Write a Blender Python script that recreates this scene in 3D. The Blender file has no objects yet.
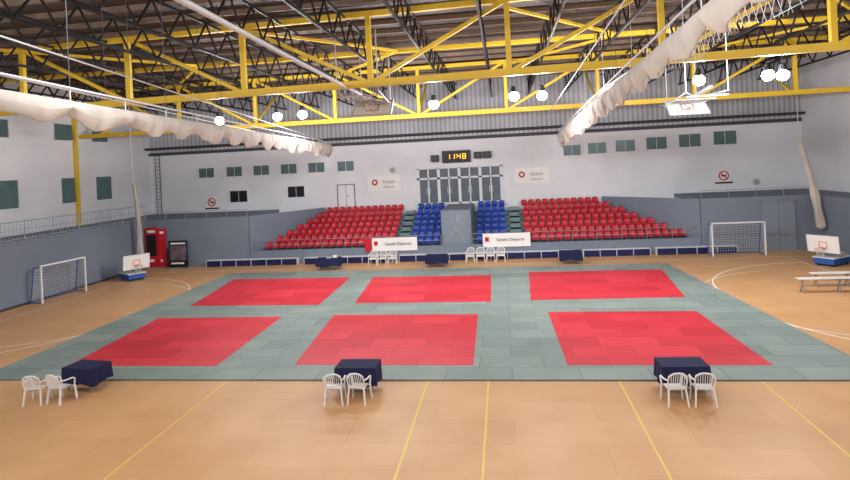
import bpy, math, random
from mathutils import Vector, Matrix
random.seed(7)
sc=bpy.context.scene
sc.view_settings.view_transform='Standard'

# ------------------------------------------------------------------ materials
def lin(c):
    c=c/255.0
    return c/12.92 if c<=.04045 else ((c+.055)/1.055)**2.4
def rgb(*c): return tuple(lin(v) for v in c)+(1,)
MATS={}
def mat(name,col,rough=.6,metal=0,var=0,scale=3,emit=0,bump=0,bscale=40,alpha=None,spec=.4):
    if name in MATS: return MATS[name]
    m=bpy.data.materials.new(name);m.use_nodes=True
    nt=m.node_tree;b=nt.nodes['Principled BSDF']
    c=rgb(*col)
    b.inputs['Base Color'].default_value=c
    b.inputs['Roughness'].default_value=rough
    b.inputs['Metallic'].default_value=metal
    b.inputs['Specular IOR Level'].default_value=spec
    if emit:
        b.inputs['Emission Color'].default_value=c
        b.inputs['Emission Strength'].default_value=emit
    tc=nt.nodes.new('ShaderNodeTexCoord')
    if var:
        n=nt.nodes.new('ShaderNodeTexNoise');n.inputs['Scale'].default_value=scale;n.inputs['Detail'].default_value=4
        nt.links.new(tc.outputs['Object'],n.inputs['Vector'])
        r=nt.nodes.new('ShaderNodeValToRGB')
        r.color_ramp.elements[0].position=.3;r.color_ramp.elements[1].position=.7
        r.color_ramp.elements[0].color=tuple(max(0,v*(1-var)) for v in c[:3])+(1,)
        r.color_ramp.elements[1].color=tuple(min(1,v*(1+var)) for v in c[:3])+(1,)
        nt.links.new(n.outputs['Fac'],r.inputs['Fac'])
        nt.links.new(r.outputs['Color'],b.inputs['Base Color'])
    if bump:
        n=nt.nodes.new('ShaderNodeTexNoise');n.inputs['Scale'].default_value=bscale
        nt.links.new(tc.outputs['Object'],n.inputs['Vector'])
        bp=nt.nodes.new('ShaderNodeBump');bp.inputs['Strength'].default_value=bump
        nt.links.new(n.outputs['Fac'],bp.inputs['Height']);nt.links.new(bp.outputs['Normal'],b.inputs['Normal'])
    if alpha is not None:
        b.inputs['Alpha'].default_value=alpha
    MATS[name]=m
    return m

def brick_mat(name,c1,c2,mortar,bw,bh,offset=.5,rough=.6,msize=.012,rot=0,bias=0.0,spec=.3):
    m=bpy.data.materials.new(name);m.use_nodes=True
    nt=m.node_tree;b=nt.nodes['Principled BSDF'];b.inputs['Roughness'].default_value=rough
    b.inputs['Specular IOR Level'].default_value=spec
    tc=nt.nodes.new('ShaderNodeTexCoord')
    mp=nt.nodes.new('ShaderNodeMapping');mp.inputs['Rotation'].default_value[2]=rot
    br=nt.nodes.new('ShaderNodeTexBrick');br.offset=offset
    br.inputs['Scale'].default_value=1
    br.inputs['Brick Width'].default_value=bw;br.inputs['Row Height'].default_value=bh
    br.inputs['Mortar Size'].default_value=msize;br.inputs['Mortar Smooth'].default_value=.2
    br.inputs['Bias'].default_value=bias
    br.inputs['Color1'].default_value=rgb(*c1);br.inputs['Color2'].default_value=rgb(*c2);br.inputs['Mortar'].default_value=rgb(*mortar)
    nt.links.new(tc.outputs['Object'],mp.inputs['Vector']);nt.links.new(mp.outputs['Vector'],br.inputs['Vector'])
    n=nt.nodes.new('ShaderNodeTexNoise');n.inputs['Scale'].default_value=.6;n.inputs['Detail'].default_value=5
    nt.links.new(tc.outputs['Object'],n.inputs['Vector'])
    mx=nt.nodes.new('ShaderNodeMixRGB');mx.blend_type='SOFT_LIGHT';mx.inputs['Fac'].default_value=.35
    nt.links.new(br.outputs['Color'],mx.inputs['Color1']);nt.links.new(n.outputs['Fac'],mx.inputs['Color2'])
    nt.links.new(mx.outputs['Color'],b.inputs['Base Color'])
    return m

def wave_mat(name,col,col2,axis,scale,rough=.6,metal=0,bump=.3):
    m=bpy.data.materials.new(name);m.use_nodes=True
    nt=m.node_tree;b=nt.nodes['Principled BSDF'];b.inputs['Roughness'].default_value=rough;b.inputs['Metallic'].default_value=metal
    tc=nt.nodes.new('ShaderNodeTexCoord')
    w=nt.nodes.new('ShaderNodeTexWave');w.wave_type='BANDS';w.bands_direction=axis;w.inputs['Scale'].default_value=scale
    nt.links.new(tc.outputs['Object'],w.inputs['Vector'])
    n=nt.nodes.new('ShaderNodeTexNoise');n.inputs['Scale'].default_value=.35;n.inputs['Detail'].default_value=5
    nt.links.new(tc.outputs['Object'],n.inputs['Vector'])
    r=nt.nodes.new('ShaderNodeValToRGB')
    r.color_ramp.elements[0].color=rgb(*col);r.color_ramp.elements[1].color=rgb(*col2)
    ad=nt.nodes.new('ShaderNodeMath');ad.operation='MULTIPLY_ADD';ad.inputs[1].default_value=.5
    nt.links.new(w.outputs['Fac'],ad.inputs[0]);
    ad2=nt.nodes.new('ShaderNodeMath');ad2.operation='MULTIPLY_ADD';ad2.inputs[1].default_value=1.0;ad2.inputs[2].default_value=-.25
    nt.links.new(n.outputs['Fac'],ad2.inputs[0]);nt.links.new(ad2.outputs[0],ad.inputs[2])
    nt.links.new(ad.outputs[0],r.inputs['Fac']);nt.links.new(r.outputs['Color'],b.inputs['Base Color'])
    bp=nt.nodes.new('ShaderNodeBump');bp.inputs['Strength'].default_value=bump
    nt.links.new(w.outputs['Fac'],bp.inputs['Height']);nt.links.new(bp.outputs['Normal'],b.inputs['Normal'])
    return m

floor_m=brick_mat('sports_floor',(208,160,112),(202,154,106),(192,146,100),4,1.2,.5,.45,.01,spec=.3)
mat_green=brick_mat('tatami_green',(122,138,132),(142,154,148),(100,114,108),2.0,1.0,.5,.5,.014)
mat_red=brick_mat('tatami_red',(196,38,52),(218,54,68),(172,34,48),2.0,1.0,.5,.5,.014)
white_wall=mat('white_painted_wall',(226,227,230),.8,var=.06,scale=.25)
grey_wall=mat('grey_painted_wall',(116,126,140),.7,var=.07,scale=.4)
dark_band=mat('dark_band_paint',(70,72,78),.7)
conc=mat('stand_concrete',(112,122,132),.8,var=.08,scale=1)
yellow=mat('yellow_steel',(228,190,52),.45,var=.05,scale=1)
black=mat('black_steel',(18,18,22),.5)
dkgrey=mat('dark_grey_metal',(60,62,68),.5)
roof_m=wave_mat('roof_sheet',(34,30,32),(90,74,64),'X',3.0)
panel_m=wave_mat('corrugated_panel',(140,144,150),(222,224,228),'X',.9)
cloth=mat('curtain_canvas',(190,182,172),.9,var=.14,scale=1.2,bump=.5,bscale=8)
whitem=mat('white_enamel',(225,226,228),.4)
pipem=mat('grey_white_pipe',(190,190,192),.5)
whitepl=mat('white_plastic',(236,234,230),.35)
steel=mat('galvanised_steel',(160,164,170),.35,.6)
cable=mat('dark_steel_cable',(70,70,74),.5)
navy=mat('navy_cloth',(22,26,66),.85,var=.15,scale=6)
navypad=mat('navy_vinyl_pad',(18,26,78),.45)
red_seat=mat('red_seat_plastic',(190,34,50),.4)
blue_seat=mat('blue_seat_plastic',(24,62,160),.4)
winm=mat('tinted_window_glass',(84,112,112),.25,var=.1,scale=1)
darkwin=mat('dark_window_glass',(22,26,32),.2)
doorgl=mat('door_glass',(100,108,116),.2,var=.12,scale=1.5)
redp=mat('red_print',(190,24,40),.5)
blackp=mat('black_print',(22,22,26),.5)
greyp=mat('grey_print',(120,120,126),.6)
linew=mat('white_court_line',(240,236,226),.5)
liney=mat('yellow_court_line',(226,200,80),.5)
lampem=mat('lamp_lens',(245,248,255),.3,emit=45)
digit=mat('amber_led',(255,176,30),.4,emit=1.8)
bluem=mat('blue_enamel',(40,90,170),.4)
tealm=mat('stair_paint',(118,140,142),.7,var=.1)
netm=mat('net_cord',(215,218,222),.8)
skinp=mat('poster_print',(96,84,92),.6,var=.6,scale=2)
rubber=mat('black_rubber',(18,18,18),.8)
orange=mat('orange_rim',(220,90,30),.4)

# ------------------------------------------------------------------ mesh builder
class M:
    def __init__(s,name,mats):
        s.n=name;s.mats=mats if isinstance(mats,list) else [mats];s.v=[];s.f=[];s.mi=[];s.sm=[];s.T=Matrix()
    def add(s,vs,fs,mi=0,smooth=False):
        k=len(s.v)
        s.v+= [s.T@Vector(v) for v in vs]
        for f in fs: s.f.append([k+i for i in f]);s.mi.append(mi);s.sm.append(smooth)
    def box(s,x0,x1,y0,y1,z0,z1,mi=0):
        s.add([(x0,y0,z0),(x1,y0,z0),(x1,y1,z0),(x0,y1,z0),(x0,y0,z1),(x1,y0,z1),(x1,y1,z1),(x0,y1,z1)],
              [(0,3,2,1),(4,5,6,7),(0,1,5,4),(1,2,6,5),(2,3,7,6),(3,0,4,7)],mi)
    def frame(s,p,q):
        p=Vector(p);q=Vector(q);d=(q-p).normalized()
        up=Vector((0,0,1)) if abs(d.z)<.95 else Vector((1,0,0))
        a=d.cross(up).normalized();b=a.cross(d).normalized()
        return p,q,a,b
    def beam(s,p,q,w,h,mi=0):
        p,q,a,b=s.frame(p,q);vs=[]
        for c in (p,q):
            for i,j in ((-1,-1),(1,-1),(1,1),(-1,1)): vs.append(c+a*i*w/2+b*j*h/2)
        s.add(vs,[(0,1,2,3),(7,6,5,4),(0,4,5,1),(1,5,6,2),(2,6,7,3),(3,7,4,0)],mi)
    def tube(s,p,q,r,mi=0,n=8,r2=None):
        p,q,a,b=s.frame(p,q);vs=[];r2=r if r2 is None else r2
        for c,rr in ((p,r),(q,r2)):
            for i in range(n):
                t=2*math.pi*i/n;vs.append(c+a*math.cos(t)*rr+b*math.sin(t)*rr)
        s.add(vs,[(i,(i+1)%n,n+(i+1)%n,n+i) for i in range(n)],mi,True)
        s.add(vs[:n],[tuple(range(n))[::-1]],mi);s.add(vs[n:],[tuple(range(n))],mi)
    def path(s,pts,r,mi=0,n=8):
        for a,b in zip(pts,pts[1:]): s.tube(a,b,r,mi,n)
    def disc(s,c,r,mi=0,axis='Y',n=28,r_in=0):
        vs=[]
        def P(rr,t):
            x,y=rr*math.cos(t),rr*math.sin(t)
            if axis=='Y': return (c[0]+x,c[1],c[2]+y)
            if axis=='Z': return (c[0]+x,c[1]+y,c[2])
            return (c[0],c[1]+x,c[2]+y)
        if r_in:
            for i in range(n):
                t=2*math.pi*i/n;vs+=[P(r,t),P(r_in,t)]
            s.add(vs,[(2*i,2*((i+1)%n),2*((i+1)%n)+1,2*i+1) for i in range(n)],mi)
        else:
            vs=[P(r,2*math.pi*i/n) for i in range(n)];s.add(vs,[tuple(range(n))],mi)
    def grid(s,fn,nu,nv,mi=0,smooth=True):
        vs=[fn(u/nu,v/nv) for v in range(nv+1) for u in range(nu+1)]
        fs=[(v*(nu+1)+u,v*(nu+1)+u+1,(v+1)*(nu+1)+u+1,(v+1)*(nu+1)+u) for v in range(nv) for u in range(nu)]
        s.add(vs,fs,mi,smooth)
    def out(s,parent=None,loc=None,rz=0,bevel=0):
        me=bpy.data.meshes.new(s.n);me.from_pydata([tuple(v) for v in s.v],[],s.f)
        for m in s.mats: me.materials.append(m)
        for p,mi,sm in zip(me.polygons,s.mi,s.sm): p.material_index=mi;p.use_smooth=sm
        me.update()
        o=bpy.data.objects.new(s.n,me);sc.collection.objects.link(o)
        if loc: o.location=loc
        o.rotation_euler[2]=rz
        if parent: o.parent=parent
        return o
def empty(name,loc=(0,0,0)):
    e=bpy.data.objects.new(name,None);sc.collection.objects.link(e);e.location=loc;e.empty_display_size=.3
    return e
def inst(o,loc,rz=0,name=None):
    c=bpy.data.objects.new(name or o.name.split('.')[0],o.data);sc.collection.objects.link(c);c.location=loc;c.rotation_euler[2]=rz
    return c
def text(s,size,m,parent,loc,name='lettering',rot=(math.pi/2,0,0)):
    cu=bpy.data.curves.new(name,'FONT');cu.body=s;cu.size=size;cu.align_x='CENTER';cu.extrude=.005
    o=bpy.data.objects.new(name,cu);sc.collection.objects.link(o)
    bpy.context.view_layer.update()
    me=bpy.data.meshes.new_from_object(o);bpy.data.objects.remove(o)
    o=bpy.data.objects.new(name,me);sc.collection.objects.link(o);me.materials.clear();me.materials.append(m)
    o.location=loc;o.rotation_euler=rot;o.parent=parent
    return o

XL,XR,YW=-25.5,18.8,38.5          # court walls
UL,UR,YB=-28.9,21.3,44.5          # upper (gallery) walls
ZG,ZW,ZR=3.4,8.3,12.8             # gallery level, white wall top, roof
Y0=-3

# ------------------------------------------------------------------ room shell
g=M('floor',[floor_m]);g.box(XL-.2,XR+.2,Y0,YW+.2,-.2,0);g.out()
g=M('wall_left',[grey_wall,dkgrey]);g.box(XL-.25,XL,Y0,YW,0,ZG);g.box(XL-.3,XL+.05,Y0,YW,ZG-.1,ZG+.06,0);g.out()
g=M('wall_right',[grey_wall]);g.box(XR,XR+.25,Y0,YW,0,ZG);g.out()
g=M('gallery_slab_left',[conc]);g.box(UL,XL-.25,Y0,YB,ZG-.25,ZG);g.out()
g=M('gallery_slab_right',[conc]);g.box(XR+.25,UR,Y0,YB,ZG-.25,ZG);g.out()
g=M('gallery_slab_far_left',[conc]);g.box(XL-.25,-17.9,YW+.25,YB,ZG-.25,ZG-.01);g.out()
g=M('gallery_slab_far_right',[conc]);g.box(12.4,XR+.25,YW+.25,YB,ZG-.25,ZG-.01);g.out()
g=M('wall_far_left',[grey_wall]);g.box(XL-.25,-17.8,YW,YW+.25,0,ZG);g.out()
g=M('wall_far_right',[grey_wall]);g.box(12.3,XR+.25,YW,YW+.25,0,ZG);g.out()
for nm,a,b in (('wall_stand_left',(-17.8,YW+.05),(-14.1,YB)),('wall_stand_right',(12.3,YW+.05),(7.3,YB))):
    g=M(nm,[grey_wall]);g.beam((a[0],a[1],ZG/2),(b[0],b[1],ZG/2),.2,ZG);g.out()
g=M('wall_left_gallery',[white_wall]);g.box(UL-.25,UL,Y0,YB,ZG-.2,ZR);g.out()
g=M('wall_right_gallery',[white_wall]);g.box(UR,UR+.25,Y0,YB,ZG-.2,ZR);g.out()
g=M('wall_far_gallery',[white_wall,panel_m,dark_band])
g.box(UL-.25,UR+.25,YB,YB+.25,0,ZW,0)
g.box(UL-.25,UR+.25,YB,YB+.25,ZW,ZR,1)
g.box(UL,UR,YB-.14,YB,ZW-.1,ZW+.14,2)
g.out()
g=M('ceiling',[roof_m]);g.box(UL-.25,UR+.25,Y0,YB+.25,ZR,ZR+.2);g.out()
g=M('baseboard_left',[dkgrey]);g.box(XL,XL+.03,Y0,YW,0,.12);g.out()
g=M('baseboard_right',[dkgrey]);g.box(XR-.03,XR,Y0,YW,0,.12);g.out()

# windows far wall
k=0
def window_y(x0,x1,z0,z1,m=winm,fr=whitem,mull=1):
    global k;k+=1
    g=M('window_%d'%k,[m,fr]);y=YB
    g.box(x0,x1,y-.04,y,z0,z1,0)
    for a,b in ((x0-.05,x0+.02),(x1-.02,x1+.05)): g.box(a,b,y-.09,y,z0-.05,z1+.05,1)
    for a,b in ((z0-.05,z0+.02),(z1-.02,z1+.05)): g.box(x0,x1,y-.09,y,a,b,1)
    for i in range(1,mull+1):
        x=x0+(x1-x0)*i/(mull+1);g.box(x-.015,x+.015,y-.06,y,z0,z1,1)
    g.out()
for x0 in (-24.6,-22.2,-19.9,-17.6,-15.3,-12.9): window_y(x0,x0+1.35,6.2,7.0)
for i,x0 in enumerate((4.6,6.4,8.4,10.6,12.9,15.3)): window_y(x0,x0+1.3+.06*i,6.55+.05*i,7.35+.09*i)
window_y(-22,-20.5,4.1,5.05,darkwin);window_y(-17.1,-15.7,4.3,5.2,darkwin)
def window_x(y0,y1,z0,z1):
    global k;k+=1
    g=M('window_%d'%k,[winm,whitem]);x=UL
    g.box(x,x+.04,y0,y1,z0,z1,0)
    for a,b in ((y0-.05,y0+.02),(y1-.02,y1+.05)): g.box(x,x+.09,a,b,z0-.05,z1+.05,1)
    for a,b in ((z0-.05,z0+.02),(z1-.02,z1+.05)): g.box(x,x+.09,y0,y1,a,b,1)
    g.out()
for a,b in ((28.2,31.2),(34.6,36.3),(37.9,39.6)): window_x(a,b,5.0,6.7)
for a,b in ((28.4,30.7),(34.2,36.0),(37.7,39.4)): window_x(a,b,9.2,10.3)
# doors
g=M('door_1',[doorgl,whitem])
x0,x1,z0,z1=-6.5,-.1,ZG-.1,6.1
g.box(x0,x1,YB-.05,YB-.005,z0,z1,0)
for i in range(9):
    x=x0+(x1-x0)*i/8;w=.11 if i%2==0 else .05
    g.box(x-w,x+w,YB-.12,YB-.005,z0,z1,1)
for z in (z0+.05,z0+2.0,z1): g.box(x0-.1,x1+.1,YB-.12,YB-.005,z-.07,z+.07,1)
for i in range(4):
    x=x0+(x1-x0)*(2*i+1)/8
    for d in (-.12,.12): g.tube((x+d,YB-.18,z0+.8),(x+d,YB-.18,z0+1.3),.02,1)
g.out()
g=M('door_2',[whitem,greyp]);g.box(-12.95,-11.65,YB-.07,YB-.005,ZG,5.1,0);g.box(-12.32,-12.28,YB-.08,YB-.02,ZG,5.1,1);g.box(-12.2,-12.1,YB-.12,YB-.05,4.2,4.3,1)
for a in ((-13.02,-12.95,ZG,5.17),(-11.65,-11.58,ZG,5.17),(-13.02,-11.58,5.1,5.17)): g.box(a[0],a[1],YB-.1,YB-.005,a[2],a[3],1)
g.out()
g=M('door_3',[mat('grey_door',(128,138,150),.5),steel,grey_wall]);
g.box(15.9,17.8,YW-.06,YW-.005,0,3.1,0)
for x in (15.87,16.84,17.8): g.box(x-.025,x+.025,YW-.09,YW-.005,0,3.1,1)
g.box(15.85,17.83,YW-.09,YW-.005,3.05,3.13,1)
for x in (16.7,17.0): g.tube((x,YW-.14,.95),(x,YW-.14,1.3),.025,1)
g.box(16.0,16.7,YW-.1,YW-.05,.98,1.04,1);g.box(17.0,17.7,YW-.1,YW-.05,.98,1.04,1)
g.out()

# ------------------------------------------------------------------ gallery railing
railc=mat('rail_blue_grey',(150,160,176),.5)
g=M('gallery_railing',[steel,railc])
x=XL-.12
for z in (ZG+.12,ZG+1.05): g.tube((x,8,z),(x,YW+.1,z),.03,1)
g.tube((x,8,ZG+.6),(x,YW+.1,ZG+.6),.015,1)
y=8
while y<YW+.1:
    g.tube((x,y,ZG),(x,y,ZG+1.05),.012 if int(round((y-8)/.25))%8 else .03,1,6);y+=.25
g.out()
for xa,xb in ((-25.6,-17.9),(12.4,18.9)):
    g=M('gallery_railing',[steel,railc])
    g.tube((xa,YW+.12,ZG+.5),(xb,YW+.12,ZG+.5),.018,1)
    n=int((xb-xa)/1.4)
    for i in range(n+1): g.tube((xa+(xb-xa)*i/n,YW+.12,ZG),(xa+(xb-xa)*i/n,YW+.12,ZG+.5),.018,1,6)
    g.out()

# ------------------------------------------------------------------ grandstand
stand=empty('grandstand')
NR=7;RISE=.33;TR=.78;ZB=.7;YS=39.1
def lx(i): return -17.0+(3.1)*i/(NR-1)
def rx(i): return 11.6-(4.6)*i/(NR-1)
g=M('terraces',[conc,tealm,grey_wall])
for i in range(NR):
    y=YS+TR*i; z=ZB+RISE*i
    g.box(lx(i)-.2,rx(i)+.2,y-.3,YB-.02 if i==NR-1 else y+TR+.2,0,z,0)
for xs in (-7.5,.35):
    for i in range(NR*2):
        y=YS-.3+TR/2*i; z=ZB+RISE/2*(i+1)-.1
        g.box(xs,xs+.75,y,y+TR/2+.02,.3,z,1)
g.box(-17.7,12.2,YW,YW+.2,0,.95,2)
g.box(-17.4,12.0,YW+.2,YS-.25,0,ZB-.05,0)
g.out(stand)
r=M('front_railing',[steel])
for a,b in ((-17.6,-7.6),(-6.7,-4.3),(-2.2,.3),(1.2,12.1)):
    for z in (1.3,1.65): r.tube((a,YW+.1,z),(b,YW+.1,z),.018)
    n=max(1,int((b-a)/1.5))
    for i in range(n+1): r.tube((a+(b-a)*i/n,YW+.1,.95),(a+(b-a)*i/n,YW+.1,1.65),.02)
r.out(stand)
e=M('entrance_block',[grey_wall,mat('pale_grey_panel',(122,132,144),.6),mat('pale_line_paint',(170,176,184),.6)])
e.box(-4.25,-2.25,38.75,YB-.1,0.0,3.25,0)
e.box(-4.1,-2.4,38.72,38.75,.9,3.15,1)
# painted judoka silhouette lines: legs, trunk, arms, belt
for a,b in (((-3.85,1.15),(-3.5,1.7)),((-3.5,1.7),(-3.3,2.1)),((-3.3,2.1),(-2.95,1.7)),((-2.95,1.7),(-2.75,1.15)),((-3.3,2.1),(-3.15,2.6)),((-3.15,2.6),(-3.65,2.35)),((-3.15,2.6),(-2.7,2.3)),((-3.45,2.1),(-3.1,2.12))):
    e.beam((a[0],38.7,a[1]),(b[0],38.7,b[1]),.02,.03,2)
e.disc((-3.08,38.7,2.8),.12,2,'Y',16,.09)
e.out(stand)
def seat(g,x,y,z,mi=0):
    prof=[(-.2,.36),(-.19,.41),(.1,.37),(.17,.42),(.22,.62),(.25,.74)]
    cols=[(-.21,.035),(-.12,.0),(.12,.0),(.21,.035)]
    vs=[];n=len(prof)
    for j,(py,pz) in enumerate(prof):
        for cx,cz in cols:
            vs.append((x+cx*(1 if j<n-1 else .8),y+py-(cz if j>=3 else 0),z+pz+(cz if 0<j<3 else 0)))
    fs=[(j*4+i,j*4+i+1,(j+1)*4+i+1,(j+1)*4+i) for j in range(n-1) for i in range(3)]
    k=len(vs);vs2=[(a,b+.03,c-.02) for a,b,c in vs]
    g.add(vs+vs2,fs+[tuple(k+q for q in f[::-1]) for f in fs]+[(i,i+1,k+i+1,k+i) for i in (20,21,22)],mi,True)
    g.box(x-.04,x+.04,y-.05,y+.08,z,z+.36,1)
def block(name,m,fa,fb):
    g=M(name,[m,dkgrey])
    for i in range(NR):
        y=YS+TR*i+.12;z=ZB+RISE*i
        a,b=fa(i),fb(i);n=int((b-a)/.52);off=(b-a-n*.52)/2
        for j in range(n): seat(g,a+off+.26+.52*j,y,z)
    g.out(stand)
block('red_seat_block',red_seat,lambda i:lx(i),lambda i:-7.6)
block('red_seat_block',red_seat,lambda i:1.2,lambda i:rx(i))
block('blue_seat_block',blue_seat,lambda i:-6.7,lambda i:-4.3)
block('blue_seat_block',blue_seat,lambda i:-2.2,lambda i:.3)

# navy padded benches along the kerb
def padbench(x0,x1):
    g=M('padded_team_bench',[navypad,whitem])
    g.box(x0,x1,37.98,38.46,.42,.45,1)
    n=max(1,round((x1-x0)/1.1))
    for i in range(n):
        a=x0+(x1-x0)*i/n;b=x0+(x1-x0)*(i+1)/n
        g.box(a+.02,b-.02,38.0,38.05,.03,.41,0)
        g.box(a-.015,a+.015,37.98,38.45,0,.42,1)
    g.box(x1-.015,x1+.015,37.98,38.45,0,.42,1)
    g.out()
for a,b in ((-20.8,-14.2),(-13.7,-7.6),(-7.1,-2.6),(-2.1,4.4),(4.9,9.0),(9.4,14.2)): padbench(a,b)

# hanging banners
def banner(x0,x1,z0,z1,redw,txt,logox=0):
    e=empty('sponsor_banner',((x0+x1)/2,38.4,(z0+z1)/2));w=x1-x0;h=z1-z0
    g=M('banner_cloth',[whitepl,redp,greyp])
    def f(u,v): return (-w/2+w*u,.015*math.sin(u*14),-h/2+h*v)
    g.grid(f,24,4,0)
    if redw: g.box(-w/2,-w/2+redw,-.03,-.02,-h/2,h/2,1)
    g.box(-w/2+redw+.15,-w/2+redw+.4,-.035,-.025,-.05,.22,1)
    g.out(e)
    text(txt,.28,greyp,e,(.25+redw/2,-.05,-.05))
banner(-9.5,-5.9,.7,1.6,.5,'Getafe Deporte');banner(-1.5,1.6,.75,1.65,.0,'Getafe Deporte')

# wall logos, signs, vents, scoreboard
def logo(x,z):
    e=empty('wall_logo_sign',(x,YB-.02,z))
    g=M('panel',[whitepl,redp]);g.box(-1.3,1.3,-.03,0,-.6,.6,0);g.disc((-.75,-.04,.1),.24,1,'Y',20,.12);g.out(e)
    for s,zz,sz in (('Getafe',.0,.36),('Deporte',-.35,.24)): text(s,sz,greyp,e,(.35,-.04,zz))
logo(-9.2,5.1);logo(2.2,5.2)
def nosign(x,z):
    g=M('prohibition_sign',[whitepl,redp,blackp])
    g.box(-.5,.5,-.03,0,-.55,.45,0);g.disc((0,-.04,.05),.36,1,'Y',28,.27);g.beam((-.25,-.045,.3),(.25,-.045,-.2),.02,.07,1)
    g.box(-.18,.18,-.038,-.03,0,.1,2);g.box(-.6,.6,-.035,-.03,-.52,-.4,2)
    g.out(None,(x,YB-.01,z))
nosign(-23.6,4.15);nosign(15.9,4.5)
def vent(x,z,r=.3):
    g=M('round_wall_vent',[whitem,greyp]);g.disc((0,-.06,0),r,1,'Y');g.disc((0,-.07,0),r,0,'Y',28,r*.75)
    for i in (-2,-1,0,1,2): g.box(-r*.7,r*.7,-.08,-.06,i*r*.28-.015,i*r*.28+.015,0)
    g.out(None,(x,YB,z))
vent(-8.5,6.1);vent(18.1,4.0)
SEG={'1':'bc','4':'fgbc','8':'abcdefg','0':'abcdef'}
e=M('digital_clock_scoreboard',[blackp,digit,dkgrey])
e.box(-1.05,1.05,-.25,-.02,-.42,.42,0);e.box(-1.1,1.1,-.2,-.02,-.47,.47,2)
def dig(ch,x,z,w=.22,h=.36):
    P={'a':((0,h),(w,h)),'b':((w,h),(w,h/2)),'c':((w,h/2),(w,0)),'d':((0,0),(w,0)),'e':((0,0),(0,h/2)),'f':((0,h/2),(0,h)),'g':((0,h/2),(w,h/2))}
    for s in SEG[ch]:
        a,b=P[s];e.beam((x+a[0],-.27,z+a[1]),(x+b[0],-.27,z+b[1]),.02,.055,1)
for c,x in (('1',-.72),('1',-.36),('4',.1),('8',.5)): dig(c,x,-.18)
for z in (-.1,.1): e.box(-.02,.04,-.28,-.26,z,z+.06,1)
e.out(None,(-3.45,YB,6.92))
g=M('loudspeaker',[blackp,dkgrey]);g.box(-.3,.3,-.35,0,-.25,.25,0);g.disc((0,-.36,0),.2,1,'Y',20)
s=g.out(None,(-5.1,YB-.03,6.85))
inst(s,(-1.8,YB-.03,6.95));inst(s,(-1.1,YB-.03,6.95))

# ------------------------------------------------------------------ roof steel
def truss(YL,YR,z0,z1):
    g=M('yellow_roof_truss',[yellow])
    def P(x,z): return (x,YL+(YR-YL)*(x-UL)/(UR-UL),z)
    g.beam(P(UL,z0),P(UR,z0),.22,.28);g.beam(P(UL,z1),P(UR,z1),.2,.22)
    xs=[-26.8+5.45*i for i in range(9)]
    for x in xs: g.beam(P(x,z0),P(x,z1),.2,.2)
    mid=4
    for i in range(9):
        if i<mid: g.beam(P(xs[i+1],z0),P(xs[i],z1),.15,.15)
        if i>mid: g.beam(P(xs[i-1],z0),P(xs[i],z1),.15,.15)
    return g.out()
truss(24.2,20.6,9.75,12.5);truss(36.6,35.4,9.5,12.5);truss(9,9,9.85,12.5)
g=M('yellow_roof_bracing',[yellow])
for i in range(8):
    x=-26.8+5.45*i
    if i%2: g.beam((x,22.5,12.3),(x+5.45,29.2,12.3),.12,.12);g.beam((x+5.45,29.2,12.3),(x,36,12.3),.12,.12)
g.beam((UL,29.2,12.3),(UR,29.2,12.3),.2,.2)
for i in range(0,9,2):
    x=-26.8+5.45*i
    g.beam((x,36,9.6),(x,41,12.4),.12,.12)
for y in (22.5,36): g.box(UL+.02,UL+.22,y-.12,y+.12,ZG,12.4);g.box(UR-.22,UR-.02,y-.12,y+.12,ZG,12.4)
g.out()
g=M('black_lattice_girder',[black])
for z in (11.35,12.45): g.beam((0,Y0,z),(0,YB-.02,z),.08,.1)
y=10;up=True
while y<YB-.9:
    g.beam((0,y,11.35 if up else 12.45),(0,y+.9,12.45 if up else 11.35),.06,.06);up=not up;y+=.9
x=UL+1.18;o=None
while x<UR-.5:
    if o is None: o=g.out(None,(x,0,0))
    else: inst(o,(x,0,0))
    x+=2.72
g=M('roof_purlins',[mat('purlin_steel',(122,104,90),.6)])
y=6
while y<YB:
    g.beam((UL,y,12.68),(UR,y,12.68),.1,.2);y+=1.7
g.out()
g=M('cable_tray',[dkgrey])
g.tube((UL+.05,YB-.6,8.75),(UR-.05,YB-.6,8.75),.1,0,12)
for i in range(12): g.box(UL+2+4*i,UL+2.06+4*i,YB-.6,YB-.01,8.7,8.8)
g.out()

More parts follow.
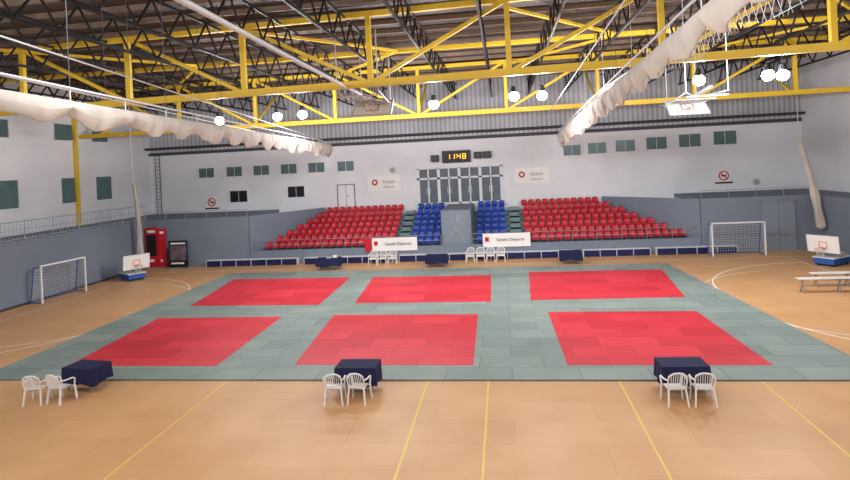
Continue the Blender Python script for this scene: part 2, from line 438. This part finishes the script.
# ------------------------------------------------------------------ gathered divider curtains hoisted to their rails
def curtain(p,q,r0,r1,seed,sagn):
    rnd=random.Random(seed);p=Vector(p);q=Vector(q);L=(q-p).length
    d=(q-p).normalized();a=d.cross(Vector((0,0,1))).normalized()
    g=M('hoisted_divider_curtain',[cloth,pipem,netm,cable])
    ph=[rnd.uniform(0,6.28) for _ in range(12)]
    NU,NV=22,int(L*16)
    def R(v): return r0+(r1-r0)*v
    def hem(s,v):
        sc_=abs(math.sin(math.pi*v*sagn))
        return (.72+.42*sc_+.10*math.sin(s*1.9+ph[4])+.08*math.sin(s*4.3+ph[5]))
    # two hanging folds of canvas joined in a loop at the hem, pleated along the length
    def f(u,v):
        s=v*L;t=u*2*math.pi                      # t=pi/2 top, 3pi/2 hem
        H=R(v)*hem(s,v)
        dn=(1-math.sin(t))/2                      # 0 top, 1 hem
        zz=R(v)*.85-2*H*dn
        w=R(v)*.42*(.35+.65*math.sin(math.pi*min(1,dn*.85+.12)))
        pleat=math.sin(s*7.5+ph[0]+1.2*math.sin(s*.8)+dn*1.1)*.5+math.sin(s*13+ph[1]+dn*2.3)*.25
        swag=math.sin(s*2.2+ph[2]+dn*3.2)*.35
        x=math.cos(t)*w+(pleat+swag)*R(v)*.22*(.2+dn)
        end=min(1,min(v,1-v)*L/.3+.25)
        return p+d*s+a*x*end+Vector((0,0,zz))
    g.grid(f,NU,NV,0)
    up=Vector((0,0,r0+.25))
    g.tube(p+up,q+up,.03,1)
    for i in range(sagn+1):
        v=i/sagn;c=p+d*(L*v)
        g.tube(c+Vector((0,0,R(v)*.8)),c+Vector((0,0,r0+.25)),.012,2,5)
        if i%2==0: g.tube(c+Vector((0,0,r0+.25)),c+Vector((0,0,12.4-c.z)),.008,3,5)
    return g.out()
curtain((3.7,7,8.9),(4.0,40,7.85),.27,.5,3,16)
curtain((-8.2,6.6,7.9),(-12.0,40,7.85),.2,.42,5,16)
# fine safety netting gathered above the right curtain
g=M('gathered_safety_net',[netm])
for i in range(0,90):
    y=10+i*.32
    g.tube((4.9,y,8.75+.12*math.sin(y*1.1)),(4.9,y+.5,9.55),.006,0,4);g.tube((4.9,y+.5,8.75+.12*math.sin((y+.5)*1.1)),(4.9,y,9.55),.006,0,4)
g.tube((4.9,10,9.57),(4.9,39,9.57),.025,0,6)
for y in (10,16,22,28,34,39): g.tube((4.9,y,9.57),(4.9,y,12.4),.008,0,5)
g.out()
def gather(p,q,r0,r1,top,name='gathered_curtain_strip'):
    g=M(name,[cloth,netm]);p=Vector(p);q=Vector(q);d=(q-p).normalized();L=(q-p).length
    a=d.cross(Vector((0,1,0))).normalized();b=Vector((0,1,0))
    def f(u,v):
        t=u*2*math.pi;r=r0+(r1-r0)*v;r*=(1+.18*math.sin(4*t+v*5)+.12*math.sin(v*22))
        if v<.01 or v>.99:r*=.2
        bow=math.sin(v*math.pi)*.12
        return p+d*L*v+a*(math.cos(t)*r+bow)+b*math.sin(t)*r*.6
    g.grid(f,18,50,0)
    g.tube(p,Vector(top),.02,1,6)
    g.out()
gather((18.0,38.0,6.9),(18.4,36.7,1.5),.13,.24,(18.0,38.0,12.4))
gather((-24.9,36.4,6.1),(-24.8,36.6,1.0),.10,.22,(-24.9,36.2,12.4))

# ------------------------------------------------------------------ ceiling hoisted basketball units
def hoist(X,Y,z,L):
    g=M('hoisted_basketball_backboard',[pipem,whitepl,orange,netm,steel])
    g.tube((X,Y-L,z+.35),(X,Y,z+.1),.07,0)
    for dx in (-.9,.9):
        g.tube((X+dx,Y-2.5,z+.2),(X+dx*.8,Y+1.6,z-.1),.04,0)
        g.tube((X+dx,Y-2.5,z+.2),(X+dx,Y-2.5,12.3),.03,0)
        g.tube((X+dx*.8,Y+1.2,z-.1),(X+dx*.8,Y+1.2,12.3),.02,0)
        g.tube((X+dx,Y-2.5,z+.2),(X-dx*.8,Y+.3,z),.025,0)
    for yy in (Y-2.5,Y-1,Y+.3,Y+1.6): g.tube((X-.9,yy,z),(X+.9,yy,z),.035,0)
    g.T=Matrix.Translation((X,Y+.4,z-.25))@Matrix.Rotation(math.radians(-48),4,'X')
    g.box(-.9,.9,-.02,.02,-.52,.53,1)
    for a in ((-.95,.95,-.04,.04,-.57,-.5),(-.95,.95,-.04,.04,.5,.57),(-.95,-.88,-.04,.04,-.5,.5),(.88,.95,-.04,.04,-.5,.5)): g.box(*a,0)
    for a in ((-.3,.3,-.035,-.022,-.25,-.2),(-.3,.3,-.035,-.022,.2,.25),(-.3,-.25,-.035,-.022,-.25,.25),(.25,.3,-.035,-.022,-.25,.25)): g.box(*a,4)
    n=20;pts=[(.225*math.cos(2*math.pi*i/n),-.4+.225*math.sin(2*math.pi*i/n),-.25) for i in range(n+1)]
    g.path(pts,.012,2,6);g.box(-.06,.06,-.18,0,-.3,-.25,2)
    for i in range(0,n,2):
        p=Vector(pts[i]);c=Vector((0,-.4,-.25));g.tube(p,c+(p-c)*.5+Vector((0,0,-.4)),.006,3,4)
    g.T=Matrix()
    g.out()
hoist(-6.0,26.8,9.5,16.5);hoist(9.3,30,8.9,3)
for p,q in (((2.8,9,9.9),(3.1,40,9.2)),((-9.8,9,9.5),(-12.6,40,8.5)),((-10.6,9,8.9),(-13.2,40,8.2))):
    g=M('suspended_rail_pipe',[pipem,cable])
    g.tube(p,q,.022,0,6)
    for i in range(6):
        c=Vector(p).lerp(Vector(q),i/5);g.tube(c,(c.x,c.y,12.4),.007,1,5)
    g.out()

# ------------------------------------------------------------------ lamps
g=M('high_bay_lamp',[dkgrey,lampem,cable]);n=24
prof=[(.06,.5),(.12,.48),(.14,.36),(.17,.28),(.17,.2)]
def f(u,v):
    i=v*(len(prof)-1);i0=int(min(i,len(prof)-2));t=i-i0
    r=prof[i0][0]*(1-t)+prof[i0+1][0]*t;z=prof[i0][1]*(1-t)+prof[i0+1][1]*t
    return (r*math.cos(u*6.28319),r*math.sin(u*6.28319),z)
g.grid(f,n,10,0)
def l(u,v):
    a=-math.pi/2+v*(math.pi*.84);return (.24*math.cos(a)*math.cos(u*6.28319),.24*math.cos(a)*math.sin(u*6.28319),.02+.22*math.sin(a))
g.grid(l,n,12,1)
g.tube((0,0,.5),(0,0,2.0),.008,2,6)
lm=None
vis=[(-10.3,29.4),(-6.9,28.8),(.7,27.1),(2.0,27.4),(8.3,25.4),(10.9,25.2),(11.6,25.5),(-15.2,29.9),(-11.8,29.7),(-5.9,28.9),(-3.2,28.5),(5.0,26.4)]
vis=[(x,y,9.35) for x,y in vis]
off=[(x,y,10.6) for y in (1,6,11) for x in (-21,-14.5,-7.2,-1,7,13)]
for j,(x,y,z) in enumerate(vis+off):
    if lm is None: lm=g.out(None,(x,y,z));o=lm
    else: o=inst(lm,(x,y,z))
    L=bpy.data.lights.new('lamp_light','POINT');L.shadow_soft_size=.2
    L.energy=600 if z<10 else 370;L.color=(.98,.98,1)
    lo=bpy.data.objects.new('lamp_light',L);sc.collection.objects.link(lo);lo.location=(0,0,-.45);lo.parent=o

# ------------------------------------------------------------------ judo mats
e=empty('judo_mat_area')
g=M('green_tatami',[mat_green])
pts=[(-17.7,17.0),(10.25,17.0),(9.15,34.9),(-17.7,35.2)]
g.add([(x,y,0) for x,y in pts]+[(x,y,.04) for x,y in pts],[(4,5,6,7),(0,1,5,4),(1,2,6,5),(2,3,7,6),(3,0,4,7)]);g.out(e)
reds=[[(-15.8,24.4),(-9.9,24.35),(-9.8,18.2),(-15.3,18.25)],[(-7.6,24.5),(-1.3,24.3),(-1.2,18.2),(-7.1,18.3)],[(1.6,24.5),(7.4,24.3),(7.6,18.15),(1.7,18.2)],
      [(-16.4,33.1),(-9.1,32.9),(-8.9,26.4),(-15.5,26.6)],[(-7.7,32.8),(-.9,32.6),(-.8,26.45),(-7.2,26.6)],[(1.2,33.2),(8.4,33.1),(7.7,26.7),(1.0,26.6)]]
for r in reds:
    r=r[::-1]
    g=M('red_tatami',[mat_red])
    g.add([(x,y,.02) for x,y in r]+[(x,y,.046) for x,y in r],[(4,5,6,7),(0,1,5,4),(1,2,6,5),(2,3,7,6),(3,0,4,7)]);g.out(e)

# ------------------------------------------------------------------ court lines (painted on the floor)
g=M('court_line_markings',[linew,liney])
def strip(pts,w,mi=0,z=.002):
    P=[Vector((a,b,0)) for a,b in pts];vs=[];
    for i,p in enumerate(P):
        d=(P[min(i+1,len(P)-1)]-P[max(i-1,0)]).normalized();n=Vector((-d.y,d.x,0))*w/2
        vs+=[(p.x+n.x,p.y+n.y,z),(p.x-n.x,p.y-n.y,z)]
    g.add(vs,[(2*i,2*i+1,2*i+3,2*i+2) for i in range(len(P)-1)],mi)
def arc(cx,cy,r,a0,a1,n=24): return [(cx+r*math.cos(math.radians(a0+(a1-a0)*i/n)),cy+r*math.sin(math.radians(a0+(a1-a0)*i/n))) for i in range(n+1)]
CY=26.3
GLx,GRx=-23.8,16.2
strip(arc(GLx,CY+1.5,6.6,90,0)+arc(GLx,CY-1.5,6.6,0,-90),.07)
strip(arc(GRx,CY+1.5,6.6,90,180)+arc(GRx,CY-1.5,6.6,180,270),.07)
strip([(GLx,36.3),(GLx,8)],.06);strip([(GRx,36.3),(GRx,8)],.06)
strip([(GLx,36.3),(GRx,36.3)],.06);
strip(arc(GLx+1.5,CY,6.2,-75,75,30),.05,0,.003);strip(arc(GRx-1.5,CY,6.2,105,255,30),.05,0,.003)
for x in (-14.1,-8.8,-2.5,-.7,3.0,6.8): strip([(x,8),(x,17)],.045,1)
g.out()

# ------------------------------------------------------------------ tables
def table(x,y,rz,w=1.35,d=.8,papers=False,drop=.5):
    g=M('cloth_covered_table',[navy,steel,whitepl])
    for sx in (-1,1):
        for sy in (-1,1): g.tube((sx*(w/2-.12),sy*(d/2-.1),.0),(sx*(w/2-.12),sy*(d/2-.1),.72),.02,1)
    g.box(-w/2,w/2,-d/2,d/2,.7,.735,1)
    r=random.Random(int(abs(x*13+y)));ph=r.uniform(0,6)
    def P(t):
        Lt=2*(w+d);s=t*Lt
        if s<w: return (-w/2+s,-d/2)
        s-=w
        if s<d: return (w/2,-d/2+s)
        s-=d
        if s<w: return (w/2-s,d/2)
        s-=w
        return (-w/2,d/2-s)
    def f(u,v):
        px,py=P(u%1.0);k=1.02+.05*v+v*.035*math.sin(u*2*math.pi*13+ph)
        z=.75-drop*v*(1+.08*math.sin(u*2*math.pi*4+ph))
        return (px*k,py*(k+.03*v),z)
    g.grid(f,140,6,0,smooth=True)
    g.box(-w/2*1.02,w/2*1.02,-d/2*1.02,d/2*1.02,.735,.752,0)
    if papers:
        g.box(-.1,.2,-.2,.05,.752,.77,2);g.box(.3,.55,-.1,.1,.752,.9,2)
    g.out(None,(x,y,0),rz)
table(-13.05,16.35,math.radians(-8),1.1,.75);table(-4.42,16.35,0,1.17,.75);table(4.55,16.4,math.radians(1),1.2,.75)
table(-11.3,35.9,math.radians(4),1.5,.8,True);table(-4.35,35.9,0,1.3);table(3.85,35.9,0,1.25)

# ------------------------------------------------------------------ white monobloc chairs
def chairmesh():
    g=M('white_plastic_armchair',[whitepl])
    def f(u,v):
        x=(u-.5)*.46*(1.0-.1*(1-v));y=-.2+.44*v
        return (x,y,.43-.025*math.cos((u-.5)*math.pi)*math.sin(v*math.pi)+.02*v-(.03 if v>.95 else 0))
    g.grid(f,8,8,0)
    g.grid(lambda u,v:Vector(f(1-u,v))-Vector((0,0,.025)),8,8,0)
    for sx in (-1,1):
        g.beam((sx*.25,.23,.43),(sx*.275,.27,0),.05,.035);g.beam((sx*.21,-.2,.45),(sx*.25,-.27,0),.05,.035)
        g.path([(sx*.25,.23,.43),(sx*.28,.22,.62),(sx*.29,.14,.665),(sx*.28,-.1,.67),(sx*.24,-.24,.68)],.022,0,8)
        g.path([(sx*.21,-.2,.45),(sx*.235,-.26,.66),(sx*.215,-.3,.8),(sx*.12,-.325,.87)],.022,0,8)
    g.path([(-.12,-.325,.87),(0,-.33,.885),(.12,-.325,.87)],.024,0,8)
    for i in range(-3,4):
        g.beam((i*.052,-.205,.45),(i*.056,-.325,.86-abs(i)*.008),.032,.012)
    g.beam((-.21,-.22,.5),(.21,-.22,.5),.02,.04)
    g.box(-.23,.23,.215,.235,.37,.42)
    return g
ch=chairmesh().out(None,(-13.85,15.3,0),math.radians(12))
for x,y,r in ((-13.15,15.4,-10),(-4.88,15.45,8),(-4.2,15.5,-4),(4.1,15.5,3),(4.8,15.5,-6)): inst(ch,(x,y,0),math.radians(r))
for x in (-8.7,-8.05,-7.4,-2.3,-1.65,-1.0,-.35): inst(ch,(x,37.3,0),math.pi+random.uniform(-.1,.1))

# ------------------------------------------------------------------ handball goals
def goal(x,y,rz,w=3.0,h=2.0,dt=.8,db=1.0):
    e_=M('handball_goal',[whitem,netm,bluem])
    for sx in (-w/2,w/2): e_.beam((sx,0,0),(sx,0,h),.08,.08,0)
    e_.beam((-w/2-.04,0,h),(w/2+.04,0,h),.08,.08,0)
    for sx in (-w/2,w/2):
        e_.path([(sx,0,h-.05),(sx,dt*.8,h-.1),(sx,db,.05),(sx,0,.03)],.025,2,8)
    e_.tube((-w/2,db,.05),(w/2,db,.05),.025,2);e_.tube((-w/2,dt*.8,h-.1),(w/2,dt*.8,h-.1),.015,0)
    r=.006
    n=20
    for i in range(n+1):
        x_=-w/2+w*i/n;e_.tube((x_,dt*.8,h-.1),(x_,db,.05),r,1,4);e_.tube((x_,0,h-.03),(x_,dt*.8,h-.1),r,1,4)
    for j in range(13):
        t=j/12;yy=dt*.8+(db-dt*.8)*t;z=h-.1-(h-.15)*t
        e_.tube((-w/2,yy,z),(w/2,yy,z),r,1,4)
        for sx in (-w/2,w/2): e_.tube((sx,0,z),(sx,yy,z),r,1,4)
    for j in range(5):
        for sx in (-w/2,w/2): e_.tube((sx,db*j/5,.05),(sx,dt*.8*j/5,h-.1),r,1,4)
    e_.out(None,(x,y,0),rz)
goal(13.9,37.0,0,3.0,2.0,.7,.85)
goal(-24.5,29.3,math.radians(84),2.9,2.0,.6,.75)

# ------------------------------------------------------------------ folded portable basketball stands
def pstand(x,y,rz,s=1):
    g=M('folded_basketball_stand',[whitem,bluem,rubber,whitepl,orange,netm])
    g.box(-.8,.8,-.5,.5,.12,.42,1);g.box(-.85,.85,-.55,.55,.42,.47,0)
    for sx in (-.65,.65):
        for sy in (-.35,.35): g.tube((sx-.04,sy,.1),(sx+.04,sy,.1),.1,2,14)
    for sy in (-.22,.22):
        g.tube((-.6,sy,.45),(.3,sy,1.05),.045,0);g.tube((-.2,sy,.45),(.6,sy,.95),.04,0)
        g.tube((.3,sy,1.05),(.75,sy*.6,1.15),.045,0)
    g.tube((-.6,-.3,.6),(-.6,.3,.6),.04,0);g.tube((.3,-.3,1.05),(.3,.3,1.05),.04,0)
    g.T=Matrix.Translation((.8,0,1.18))@Matrix.Rotation(math.radians(8),4,'Y')
    g.box(-.015,.015,-.75,.75,-.42,.42,3)
    for a in ((-.03,.03,-.78,.78,-.46,-.42),(-.03,.03,-.78,.78,.42,.46),(-.03,.03,-.8,-.75,-.46,.46),(-.03,.03,.75,.8,-.46,.46)): g.box(*a,0)
    for a in ((.018,.03,-.2,.2,-.22,-.19),(.018,.03,-.2,.2,.1,.13),(.018,.03,-.2,-.17,-.22,.13),(.018,.03,.17,.2,-.22,.13)): g.box(*a,4)
    n=18;pts=[(.33+.225*math.cos(2*math.pi*i/n),.225*math.sin(2*math.pi*i/n),-.2) for i in range(n+1)]
    g.path(pts,.014,4,6);g.box(0,.12,-.06,.06,-.22,-.18,4)
    for i in range(n):
        p=Vector(pts[i]);c=Vector((.33,0,-.2));g.tube(p,c+(p-c)*.55+Vector((0,0,-.4)),.006,5,4)
    g.T=Matrix()
    g.out(None,(x,y,0),rz)
pstand(-23.8,34.2,math.radians(-35));pstand(17.3,33.6,math.radians(215))

# ------------------------------------------------------------------ white benches (right)
def bench(x,y,w,rz=0):
    g=M('white_slatted_bench',[whitepl,steel])
    for i in range(4): g.box(-w/2,w/2,-.2+.105*i,-.11+.105*i,.6,.63,0)
    n=int(w/1.3)
    for i in range(n+1):
        xx=-w/2+.2+(w-.4)*i/n
        g.beam((xx,-.2,0),(xx,.1,.6),.04,.03,1);g.beam((xx,.2,0),(xx,-.1,.6),.04,.03,1);g.beam((xx,-.2,.58),(xx,.2,.58),.03,.03,1)
    g.beam((-w/2+.2,0,.3),(w/2-.2,0,.3),.025,.025,1)
    g.out(None,(x,y,0),rz)
bench(14.3,27.3,3.4);bench(15.2,28.4,3.0)

# ------------------------------------------------------------------ posters in the left corner
def poster(x,y,w,h,rz,cols):
    g=M('roll_up_banner_stand',[redp,skinp,whitepl,steel,blackp])
    g.box(-w/2,w/2,-.12,.12,0,.09,3);g.box(-w/2,w/2,-.01,.01,.09,h,cols[0])
    g.box(-w/2+.08,w/2-.08,-.02,-.012,h*.3,h*.82,cols[1]);g.box(-w/2+.15,w/2-.15,-.022,-.012,h*.87,h*.93,cols[2])
    g.box(-w/2+.15,w/2-.3,-.022,-.012,h*.16,h*.22,cols[2])
    g.tube((0,.04,.05),(0,.03,h),.015,3,6)
    g.out(None,(x,y,0),rz)
poster(-24.9,38.1,.9,2.9,0,(0,4,2));poster(-22.7,37.75,1.4,1.95,0,(4,1,2))
poster(-24.1,38.1,.6,2.8,0,(0,0,2))

g=M('wall_ladder',[black])
for x in (-28.3,-27.9): g.tube((x,YB-.2,ZG),(x,YB-.2,ZW),.025)
z=ZG+.3
while z<ZW: g.tube((-28.3,YB-.2,z),(-27.9,YB-.2,z),.018);z+=.3
g.out()

# ------------------------------------------------------------------ world + camera
w=bpy.data.worlds.new('hall_ambient');sc.world=w;w.use_nodes=True
w.node_tree.nodes['Background'].inputs[0].default_value=(.8,.86,1,1);w.node_tree.nodes['Background'].inputs[1].default_value=.5
cam=bpy.data.cameras.new('camera');co=bpy.data.objects.new('camera',cam);sc.collection.objects.link(co);sc.camera=co
cam.sensor_width=36;cam.lens=578.176/850*36;cam.shift_y=-75.68/850;cam.clip_end=200
co.matrix_world=Matrix.Translation((0,0,6.433))@Matrix.Rotation(math.atan(.133),4,'Z')@Matrix.Rotation(math.pi/2,4,'X')@Matrix.Rotation(-.049,4,'Z')
